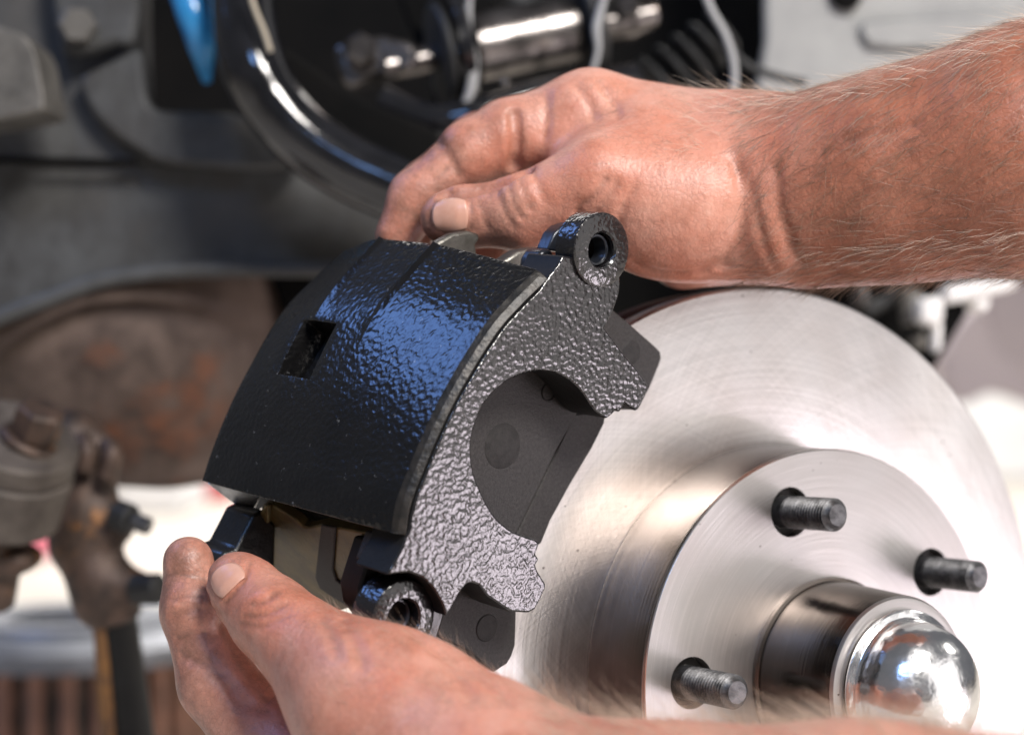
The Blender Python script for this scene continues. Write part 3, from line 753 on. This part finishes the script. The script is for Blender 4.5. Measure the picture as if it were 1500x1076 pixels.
# nails
def nail(H, parent, cpx, cpy, along_px, width, length, lift=.0004, side=(0, 0), material=nail_mat):
    """curved nail plate sitting on the finger surface; along_px = pixel direction to the fingertip"""
    c = H.hit(cpx, cpy); c2 = H.hit(cpx+along_px[0], cpy+along_px[1])
    e = .4; g = np.array([H.raw((c+np.eye(3)[i]*e)[None])[0]-H.raw((c-np.eye(3)[i]*e)[None])[0] for i in range(3)]); n = g/np.linalg.norm(g)
    n = n+np.array([side[0], 0, side[1]]); n /= np.linalg.norm(n)
    a = c2-c; a -= n*(a@n); a /= np.linalg.norm(a); b = np.cross(n, a)
    bm = bmesh.new(); NU, NV = 16, 16; top = []
    for i in range(NU+1):
        row = []
        for j in range(NV+1):
            u = -1+2*i/NU; v = -1+2*j/NV
            # square to superellipse
            x = u*math.sqrt(1-.35*v*v); y = v*math.sqrt(1-.35*u*u)
            p = c+a*(x*length/2)+b*(y*width/2)+n*20
            # project on the finger along -n, keep a smoother crown than the skin
            for _ in range(22):
                dd = H.raw(p[None])[0]
                if dd < .02: break
                p = p-n*max(dd*.9, .02)
            p = p+n*(-.30+.75*(1-v**4)*min(1, (x+1)*1.6+.15)+.15*max(0, x))
            row.append(bm.verts.new(Vector(p/1000)+Vector((0, 0, CAMZ))))
        top.append(row)
    for i in range(NU):
        for j in range(NV): bm.faces.new((top[i][j], top[i+1][j], top[i+1][j+1], top[i][j+1]))
    o = bm_obj('fingernail', bm, material, parent, smooth=60)
    s = o.modifiers.new('solid', 'SOLIDIFY'); s.thickness = .0006; s.offset = -1
    return o
nail(H1, hand1, 658, 315, (-22, 2), 12, 13)
nail(H2, hand2, 331, 848, (-8, -10), 10.5, 9, side=(-.75, .25))

# arm hair
def hairs(name, H, parent, region, n, length, material, flow, seed, rad=.055, lift=.5):
    rnd = random.Random(seed); bm = bmesh.new()
    V, Nn = H.V, H.N
    px = 750+F*V[:, 0]/V[:, 1]; py = 538-F*(V[:, 2]-CAMZ)/V[:, 1]
    ids = np.nonzero(region(px, py, V, Nn))[0]
    if len(ids) == 0: return
    fl = Vector(flow).normalized()
    for _ in range(n):
        i = int(ids[rnd.randrange(len(ids))]); p = Vector(V[i]); nn = Vector(Nn[i])
        d = (fl + Vector((rnd.gauss(0, .35), rnd.gauss(0, .35), rnd.gauss(0, .35))))
        d = (d - nn*d.dot(nn)).normalized(); L = rnd.uniform(*length)/1000
        lf = lift*rnd.uniform(.5, 1.4); bend = rnd.uniform(-.5, .9)
        pts = []
        for k in range(5):
            t = k/4; pts.append(p + d*(L*t) + nn*(L*lf*(t-.45*bend*t*t)) + Vector((0, 0, -1))*(L*.12*t*t))
        tube(pts, [rad/1000*(1-.8*k/4) for k in range(5)], 3, bm, cap=False)
    o = bm_obj(name, bm, material, parent); o['kind'] = 'stuff'; return o
hairs('arm_hair', H1, hand1, lambda x, y, V, N: (x > 1085) & (N[:, 1] < .25) & (x < 1560), 2600, (5, 13), hair_m, (-.75, -.1, -.45), 1, .055, .22)
hairs('arm_hair', H1, hand1, lambda x, y, V, N: (x > 1000) & (x < 1560) & (N[:, 2] > .55), 600, (5, 13), hair_pale, (-.7, 0, .15), 2, .050, .55)
hairs('arm_hair', H1, hand1, lambda x, y, V, N: (x > 1170) & (x < 1560) & (N[:, 2] < -.6), 700, (4, 10), hair_pale, (-.7, -.1, -.2), 3, .050, .5)
hairs('arm_hair', H2, hand2, lambda x, y, V, N: (x > 480) & (x < 860) & (y < 1040) & (N[:, 1] < .6), 420, (2.5, 6), hair_pale, (-.5, .1, .5), 5, .040, .7)
hairs('arm_hair', H1, hand1, lambda x, y, V, N: (x > 880) & (x < 1100) & (y < 260) & (N[:, 1] < .4), 160, (3, 7), hair_m, (-.8, 0, -.2), 6, .040, .3)
hairs('arm_hair', H2, hand2, lambda x, y, V, N: (x > 800) & (x < 1560) & (N[:, 2] > .6), 2200, (6, 13), hair_pale, (-.7, .1, .25), 4, .055, .8)

# ------------------------------------------------------------------ background: the car's underside
def slab(name, px, d, thick, material, parent=None, label=None, cat=None, bevel=.003, n=0, group=None):
    if n: px = [tuple(p) for p in catmull(px, n, True)]
    P = [at(x, y, d) for x, y in px]
    o0 = P[0] if parent is None else parent.matrix_world.translation
    bm = bmesh.new(); a = [bm.verts.new(p-o0) for p in P]; b = [bm.verts.new(p-o0+Vector((0, thick, 0))) for p in P]
    bm.faces.new(a); bm.faces.new(b[::-1]); k = len(P)
    for i in range(k): bm.faces.new((a[i], b[i], b[(i+1) % k], a[(i+1) % k]))
    o = bm_obj(name, bm, material, parent, bevel=bevel)
    if parent is None: o.location = o0; tag(o, label, cat, group)
    return o
def ptube(name, px, r, material, parent=None, label=None, cat=None, n=8, seg=14, group=None):
    """px rows (x, y, depth); r radius in mm or list"""
    Q = catmull(px, n); P = [at(*q) for q in Q]
    if hasattr(r, '__len__'): r = np.interp(np.linspace(0, 1, len(P)), np.linspace(0, 1, len(r)), r)/1000
    else: r = [r/1000]*len(P)
    o0 = P[0] if parent is None else parent.matrix_world.translation
    o = bm_obj(name, tube([p-o0 for p in P], list(r), seg), material, parent, smooth=50)
    if parent is None: o.location = o0; tag(o, label, cat, group)
    return o
def thing(name, px, py, d, label, cat, group=None): return empty(name, Matrix.Translation(at(px, py, d)), label, cat, group)
def cyl(name, a, b, r, material, parent, seg=40, prof=None):
    """lathe from pixel point a to b (x, y, depth), radius mm"""
    A, B = at(*a), at(*b); L = (B-A).length; r = r/1000; c = min(.0015, r*.2)
    m = parent.matrix_world.inverted() @ axis_matrix(A, B-A, (0, 1, .1))
    pr = prof(L) if prof else [(0, 0), (r-c, 0), (r, c), (r, L-c), (r-c, L), (0, L)]
    return bm_obj(name, lathe(pr, seg), material, parent, m)

# wheel well
slab('wheel_well', [(150, -1000), (1130, -1000), (1125, 60), (1108, 160), (1180, 330), (1250, 480), (1000, 620), (150, 420)], 1.12, .02, void_black, None, 'dull black wheel well behind the suspension', 'wheel well')  # top extended out of view to block light from behind
# frame rail
fr = thing('frame_rail', 250, 470, .88, 'dusty dark grey frame rail with a rolled bottom lip', 'frame rail')
slab('web', [(-120, 520), (-60, 480), (0, 462), (60, 445), (130, 420), (180, 408), (260, 398), (420, 395), (660, 395), (660, 236), (-120, 232)], .88, .03, frame_grey, fr)
slab('upper_flange', [(-120, 231), (-120, -1000), (196, -1000), (204, 60), (208, 140), (225, 162), (340, 165), (430, 240), (430, 236)], .872, .03, frame_grey, fr)  # upper end raised beyond view, also to stop the backlight
slab('gusset', [(118, 112), (122, 140), (140, 170), (170, 200), (210, 224), (255, 240), (430, 244), (425, 180), (330, 168), (245, 163), (218, 150), (210, 110), (203, 70), (170, 85)], .858, .012, frame_grey, fr, n=3)
ptube('rolled_lip', [(-120, 512, .868), (0, 464, .868), (70, 438, .868), (140, 413, .868), (200, 402, .868), (280, 396, .868), (420, 394, .868), (640, 394, .868)], 4.2, frame_grey, fr)
ptube('seam', [(-110, 233, .866), (60, 234, .866), (200, 238, .866)], 1.6, void_black, fr)
br = thing('bump_stop_bracket', 140, 80, .85, 'dark bolted bracket on the frame rail', 'bracket')
slab('plate', [(78, -90), (200, -90), (196, 55), (170, 62), (140, 72), (100, 78), (84, 50)], .85, .012, frame_grey, br, n=3)
cyl('bolt_head', (116, 40, .85), (112, 36, .836), 9.5, frame_light, br, 6)
slab('grey_steel_lug', [(-60, 40), (20, 45), (48, 70), (60, 120), (64, 150), (50, 164), (-60, 170)], .80, .04, frame_light, None, 'pale worn steel lug beside the bolted bracket', 'steel lug', .008, 4)
# black upper control arm
arm = thing('control_arm', 430, 220, .80, 'gloss black tubular control arm curving behind the hand', 'control arm')
ptube('tube', [(356, -90, .82), (356, 10, .81), (370, 92, .80), (400, 152, .80), (450, 206, .80), (515, 248, .80), (580, 277, .80), (660, 312, .80), (760, 330, .80)], 15.5, gloss_black, arm, seg=28)
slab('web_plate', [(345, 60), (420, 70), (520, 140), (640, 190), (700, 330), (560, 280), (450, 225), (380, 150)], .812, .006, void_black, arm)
for x, y, a_, l in ((378, 92, 60, 5), (390, 100, -30, 6), (398, 112, 10, 8), (404, 128, -40, 7), (411, 140, 75, 8), (418, 126, 20, 6), (436, 139, 70, 6), (402, 86, 50, 5)):
    t = math.radians(a_); dx, dy = math.cos(t)*l*1.4, math.sin(t)*l*1.4
    ptube('raised_mark', [(x-dx, y-dy, .799), (x, y, .797), (x+dx, y+dy, .799)], 1.5, mat('mark_paint', (.06, .10, .20), rough=.25) if 'mark_paint' not in MATS else MATS['mark_paint'], arm, n=3, seg=8)
ptube('spring_coil', [(235, -130, .84), (262, -40, .83), (282, 20, .825), (295, 70, .83), (303, 118, .845)], [8, 8, 8, 6.5, 2.5], blue_paint, None, 'bright blue painted coil end in the dark wheel well', 'spring')
ptube('steel_wire', [(358, -40, .78), (372, 10, .78), (386, 45, .78), (396, 76, .78)], 1.3, tan_wire, None, 'thin tan wire hanging down onto the black control arm', 'wire')
# pivot shaft with bushing
sh = thing('pivot_shaft', 740, 70, .86, 'steel control arm pivot shaft with bushing and bolted ends', 'pivot shaft')
cyl('bushing_sleeve', (688, 74, .86), (842, 42, .875), 17.5, shaft_metal, sh)
cyl('bushing_washer', (640, 84, .855), (652, 82, .856), 27, rubber, sh)
cyl('bushing_washer', (664, 78, .857), (684, 75, .858), 30, gloss_black, sh)
cyl('bushing_washer', (845, 42, .873), (868, 38, .875), 27, rubber, sh)
cyl('shaft_core', (560, 100, .85), (960, 20, .885), 7, shaft_metal, sh)
slab('shaft_end', [(488, 70), (500, 62), (560, 50), (606, 62), (614, 84), (600, 104), (560, 112), (512, 128), (498, 118)], .845, .022, shaft_metal, sh)
slab('shaft_end', [(880, 30), (900, 8), (945, 2), (964, 14), (962, 36), (930, 52), (886, 56)], .88, .02, shaft_metal, sh)
cyl('bolt_head', (532, 74, .846), (528, 70, .830), 8, shaft_metal, sh, 6)
cyl('bolt_head', (922, 12, .882), (920, 8, .868), 7, shaft_metal, sh, 6)
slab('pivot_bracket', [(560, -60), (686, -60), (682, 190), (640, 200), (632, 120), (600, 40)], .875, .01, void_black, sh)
ptube('plastic_strip', [(690, -60, .835), (687, 40, .835), (692, 90, .835), (690, 130, .835), (672, 172, .835)], [1.2, 1.4, 3.2, 2.6, 1.0], grey_cable, None, 'thin pale plastic strip hanging beside the bushing', 'strip')
ptube('brake_cable', [(900, -60, .84), (884, 0, .84), (874, 40, .84), (876, 75, .84), (866, 112, .84)], [1.4, 1.7, 2.4, 1.5, 1.3], grey_cable, None, 'short grey cable hanging between bushing and shaft end', 'cable')
ptube('sensor_cable', [(1015, -60, .83), (1040, 10, .83), (1064, 55, .83), (1076, 105, .83), (1070, 165, .83), (1055, 220, .83)], 1.9, grey_cable, None, 'smooth grey cable curving down behind the wrist', 'cable')
ptube('thin_hose', [(1060, 60, .9), (1090, 92, .9), (1130, 110, .9), (1180, 122, .9)], 2.2, rubber, None, 'dark thin hose crossing the edge of the grey panel', 'hose')
boot = thing('rubber_boot', 1010, 100, .93, 'black ribbed rubber boot behind the hand', 'rubber boot')
for k in range(5):
    cyl('boot_rib', (965+k*22, 130-k*20, .92), (973+k*22, 123-k*20, .92), 20-1.6*k, rubber, boot, 32)
bl = thing('pinch_bolt', 738, 122, .83, 'small bright bolt under the bushing', 'bolt')
cyl('bolt_shank', (738, 124, .83), (741, 116, .828), 2.6, shaft_metal, bl, 16)
ptube('upper_strut', [(560, 150, .845), (630, 178, .84), (700, 168, .84), (800, 140, .85), (930, 118, .87)], 9, gloss_black, None, 'gloss black strut running below the bushing sleeve', 'strut', seg=20)
ptube('vent_hose', [(700, -60, .90), (760, 5, .90), (850, 12, .90), (930, -30, .90)], 7, rubber, None, 'black hose looping above the bushing sleeve', 'hose')
# grey splash panel
sp = thing('splash_panel', 1320, 140, .97, 'light grey inner fender splash panel above the arm', 'splash panel')
slab('sheet', [(1112, -1000), (1900, -1000), (1900, 330), (1500, 380), (1240, 400), (1150, 300), (1102, 160), (1120, 60)], .97, .01, panel_grey, sp)  # unseen upper part of the sheet added to keep backlight off the hand
slab('pressed_rib', [(1262, 40), (1300, 28), (1620, 18), (1620, 62), (1310, 70), (1270, 60)], .964, .006, panel_grey, sp, n=2, bevel=.002)
cyl('drain_hole', (1240, -8, .962), (1240, -8, .972), 9, void_black, sp, 24)
# rusty spring pocket
def pocket():
    bm = bmesh.new(); G = []
    for i in range(41):
        t = i/40; row = []
        for j in range(21):
            s = j/20
            x = -120+t*560; top = 400; bot = np.interp(x, [-120, 120, 160, 240, 330, 400, 440], [560, 640, 668, 676, 668, 640, 560])
            y = top+(bot-top)*s
            d = .98-.085*math.sin(math.pi*min(1, max(0, (x+120)/560)))**.8*(.5+.5*math.sin(math.pi*(s*.8+.1)))+.02*s
            row.append(bm.verts.new(at(x, y, d)-at(160, 670, .95)))
        G.append(row)
    for i in range(40):
        for j in range(20): bm.faces.new((G[i][j], G[i][j+1], G[i+1][j+1], G[i+1][j]))
    o = bm_obj('spring_pocket', bm, rust); o.location = at(160, 670, .95)
    s = o.modifiers.new('solid', 'SOLIDIFY'); s.thickness = .02; s.offset = 1
    tag(o, 'rust brown rounded spring pocket below the frame rail', 'spring pocket')
pocket()
slab('shock_bracket', [(392, 395), (460, 390), (470, 470), (440, 560), (410, 540), (416, 470)], .93, .02, void_black, None, 'small dark bracket between spring pocket and caliper', 'bracket')
# tie rod joint, far left
tj = thing('tie_rod_joint', 40, 760, .78, 'dusty tie rod joint with stacked collars and castle nut', 'tie rod joint')
def tilted(name, a, b, r, m, seg=40): return cyl(name, a, b, r, m, tj, seg)
tilted('lower_collar', (-8, 745, .78), (14, 672, .77), 30, dustgrey)
tilted('upper_collar', (14, 668, .77), (24, 636, .765), 29, dustgrey)
tilted('castle_nut', (48, 640, .765), (62, 598, .76), 11, brown, 6)
tilted('nut_washer', (40, 652, .766), (46, 640, .765), 14, brown)
tilted('stem', (-10, 760, .78), (-30, 880, .79), 16, brown)
slab('joint_foot', [(-60, 780), (10, 800), (36, 812), (38, 832), (10, 850), (-60, 860)], .77, .03, brown, tj, n=3, bevel=.005)
kn = thing('steering_knuckle', 140, 760, .82, 'oily brown steering knuckle between tie rod and hand', 'steering knuckle')
def lump(name, prims, k, lo, hi, h, material, parent):
    lo = np.array(lo, float); n = np.ceil((np.array(hi)-lo)/h).astype(int)+1
    g = np.stack(np.meshgrid(*[lo[i]+h*np.arange(n[i]) for i in range(3)], indexing='ij'), -1).reshape(-1, 3)
    d = None
    for p in prims:
        x = p(g); d = x if d is None else smin(d, x, k)
    V, Q = nets(d.reshape(tuple(n)), lo, h)
    W = V/1000; W[:, 2] += CAMZ; o0 = np.array(parent.matrix_world.translation)
    me = bpy.data.meshes.new(name); me.from_pydata((W-o0).tolist(), [], Q.tolist()); me.update()
    me.polygons.foreach_set('use_smooth', np.ones(len(me.polygons), bool)); return link(name, me, material, parent)
lump('knuckle_body', [C((105, 640, 830, 14), (120, 760, 825, 13)), C((120, 760, 825, 13), (150, 880, 822, 14)), C((150, 655, 826, 7), (140, 740, 825, 10)), C((110, 800, 824, 12), (170, 770, 820, 9)), C((150, 850, 822, 13), (215, 862, 815, 7)), C((60, 640, 835, 8), (110, 660, 830, 12))], 9, (-250, 790, -140), (-160, 862, -10), 2.0, brown, kn)
ptube('rubber_ring', [(118, 640, .812), (128, 660, .808), (124, 690, .808)], 4.5, brown, kn)
ptube('rubber_ring', [(158, 650, .812), (164, 668, .808), (156, 700, .808)], 5, brown, kn)
cyl('bolt_head', (168, 752, .81), (194, 762, .806), 7.5, rubber, kn, 24)
cyl('bolt_shank', (194, 762, .806), (220, 772, .804), 4.2, stud_steel, kn, 20)
cyl('bolt_head', (196, 862, .812), (236, 862, .806), 7.5, rubber, kn, 24)
lk = thing('sway_bar_link', 190, 980, .84, 'dark steel sway bar link rod below the knuckle', 'sway bar link')
cyl('rod', (165, 890, .825), (200, 1120, .86), 11, dull_black, lk)
cyl('sleeve', (158, 862, .823), (166, 905, .826), 14, brown, lk)
ptube('rust_streak', [(148, 900, .818), (152, 980, .828), (160, 1110, .846)], 4, mat('orange_rust', (.28, .13, .035), rough=.7, var=(.12, .06, .03), vscale=60), lk)
# old drum on the ground
dr = thing('brake_drum', 110, 1150, 1.45, 'old rusty brake drum with ribbed side and grey top lying on the ground', 'brake drum')
dc = at(105, 905, 1.45); R_ = .118; hz = dc.z
dmx = Matrix.Translation(Vector((dc.x, dc.y, 0))-dr.matrix_world.translation) @ Matrix.Rotation(math.radians(0), 4, 'X')
bm_obj('top_face', lathe([(0, hz-.02), (.035, hz-.02), (.05, hz-.014), (.055, hz+.002), (.085, hz+.003), (.090, hz-.004), (R_-.008, hz-.002), (R_, hz-.008), (R_+.006, hz-.012), (R_+.006, hz-.026), (R_-.004, hz-.028)], 72), drum_grey, dr, dmx)
bm_obj('side_wall', lathe([(R_-.012, hz-.027), (R_-.012, .001), (R_-.03, .001)], 72), brown, dr, dmx)
rib_me = None
for k in range(28):
    a = 2*math.pi*k/28
    if rib_me is None:
        rb = bm_obj('rib', prism([(R_-.013, -.0062), (R_+.000, -.0050), (R_+.003, 0), (R_+.000, .0050), (R_-.013, .0062)], .004, hz-.028), drum_rust, dr, bevel=.0015); rib_me = rb.data
    else: rb = link('rib', rib_me, None, dr)
    rb.matrix_local = dmx @ Matrix.Rotation(a, 4, 'Z')
# things standing far behind
def box(name, px0, py0, px1, py1, d, depth, material, label, cat, bevel=.02, group=None):
    return slab(name, [(px0, py0), (px1, py0), (px1, py1), (px0, py1)], d, depth, material, None, label, cat, bevel, group=group)
bt = lambda d: 538+F*CAMZ/d
box('storage_crate', 165, 560, 268, bt(4.6), 4.6, .4, pale, 'white crate standing on the bright ground behind the knuckle', 'crate')
box('storage_crate', 268, 560, 330, bt(5.0), 5.0, .4, red_paint, 'red crate standing next to the white crate', 'crate')
box('pink_bin', -70, 530, 38, bt(3.4), 3.4, .3, pink_paint, 'pink bin seen past the tie rod joint', 'bin')
# right side
hb = thing('hose_bracket', 1300, 470, 1.0, 'dark bracket with hoses below the forearm', 'bracket')
slab('plate', [(1020, 380), (1424, 380), (1418, 458), (1372, 535), (1320, 620), (1020, 620)], 1.02, .02, void_black, hb)
cyl('fitting', (1258, 412, .985), (1262, 450, .985), 6, shaft_metal, hb, 20)
ptube('hose', [(1282, 400, .985), (1302, 420, .985), (1298, 440, .985), (1270, 455, .985)], 4, rubber, hb)
cyl('fitting', (1330, 420, .985), (1338, 475, .985), 7, frame_light, hb, 20)
cyl('fitting', (1340, 490, .99), (1350, 510, .99), 6, frame_light, hb, 20)
wb = thing('white_bracket', 1400, 520, .95, 'sunlit white bracket arm under the forearm', 'bracket')
slab('crossbar', [(1384, 416), (1440, 408), (1496, 408), (1490, 424), (1440, 436), (1388, 446)], .95, .02, white_gloss, wb, bevel=.003)
slab('block', [(1347, 436), (1384, 432), (1384, 470), (1368, 478), (1348, 472)], .95, .02, white_gloss, wb, bevel=.004)
slab('post', [(1369, 470), (1382, 470), (1380, 512), (1368, 518)], .955, .012, white_gloss, wb, bevel=.003)
slab('stub', [(1424, 430), (1452, 430), (1450, 452), (1440, 458), (1426, 450)], .955, .02, white_gloss, wb, bevel=.003)
box('mauve_cabinet', 1442, 330, 1760, 560, 2.6, .4, mauve, 'dull mauve cabinet panel hung beyond the rotor', 'cabinet')
slab('fender_sheet', [(1385, 520), (1432, 450), (1470, 520), (1540, 580), (1540, 600), (1460, 575), (1420, 590), (1395, 580)], 2.2, .05, mauve, None, 'pale crumpled mauve cover draped beyond the rotor', 'cover', .01, 3)
box('white_board', 1300, 380, 2100, bt(6.0), 6.0, .1, pale, 'white board standing far behind the rotor', 'board')
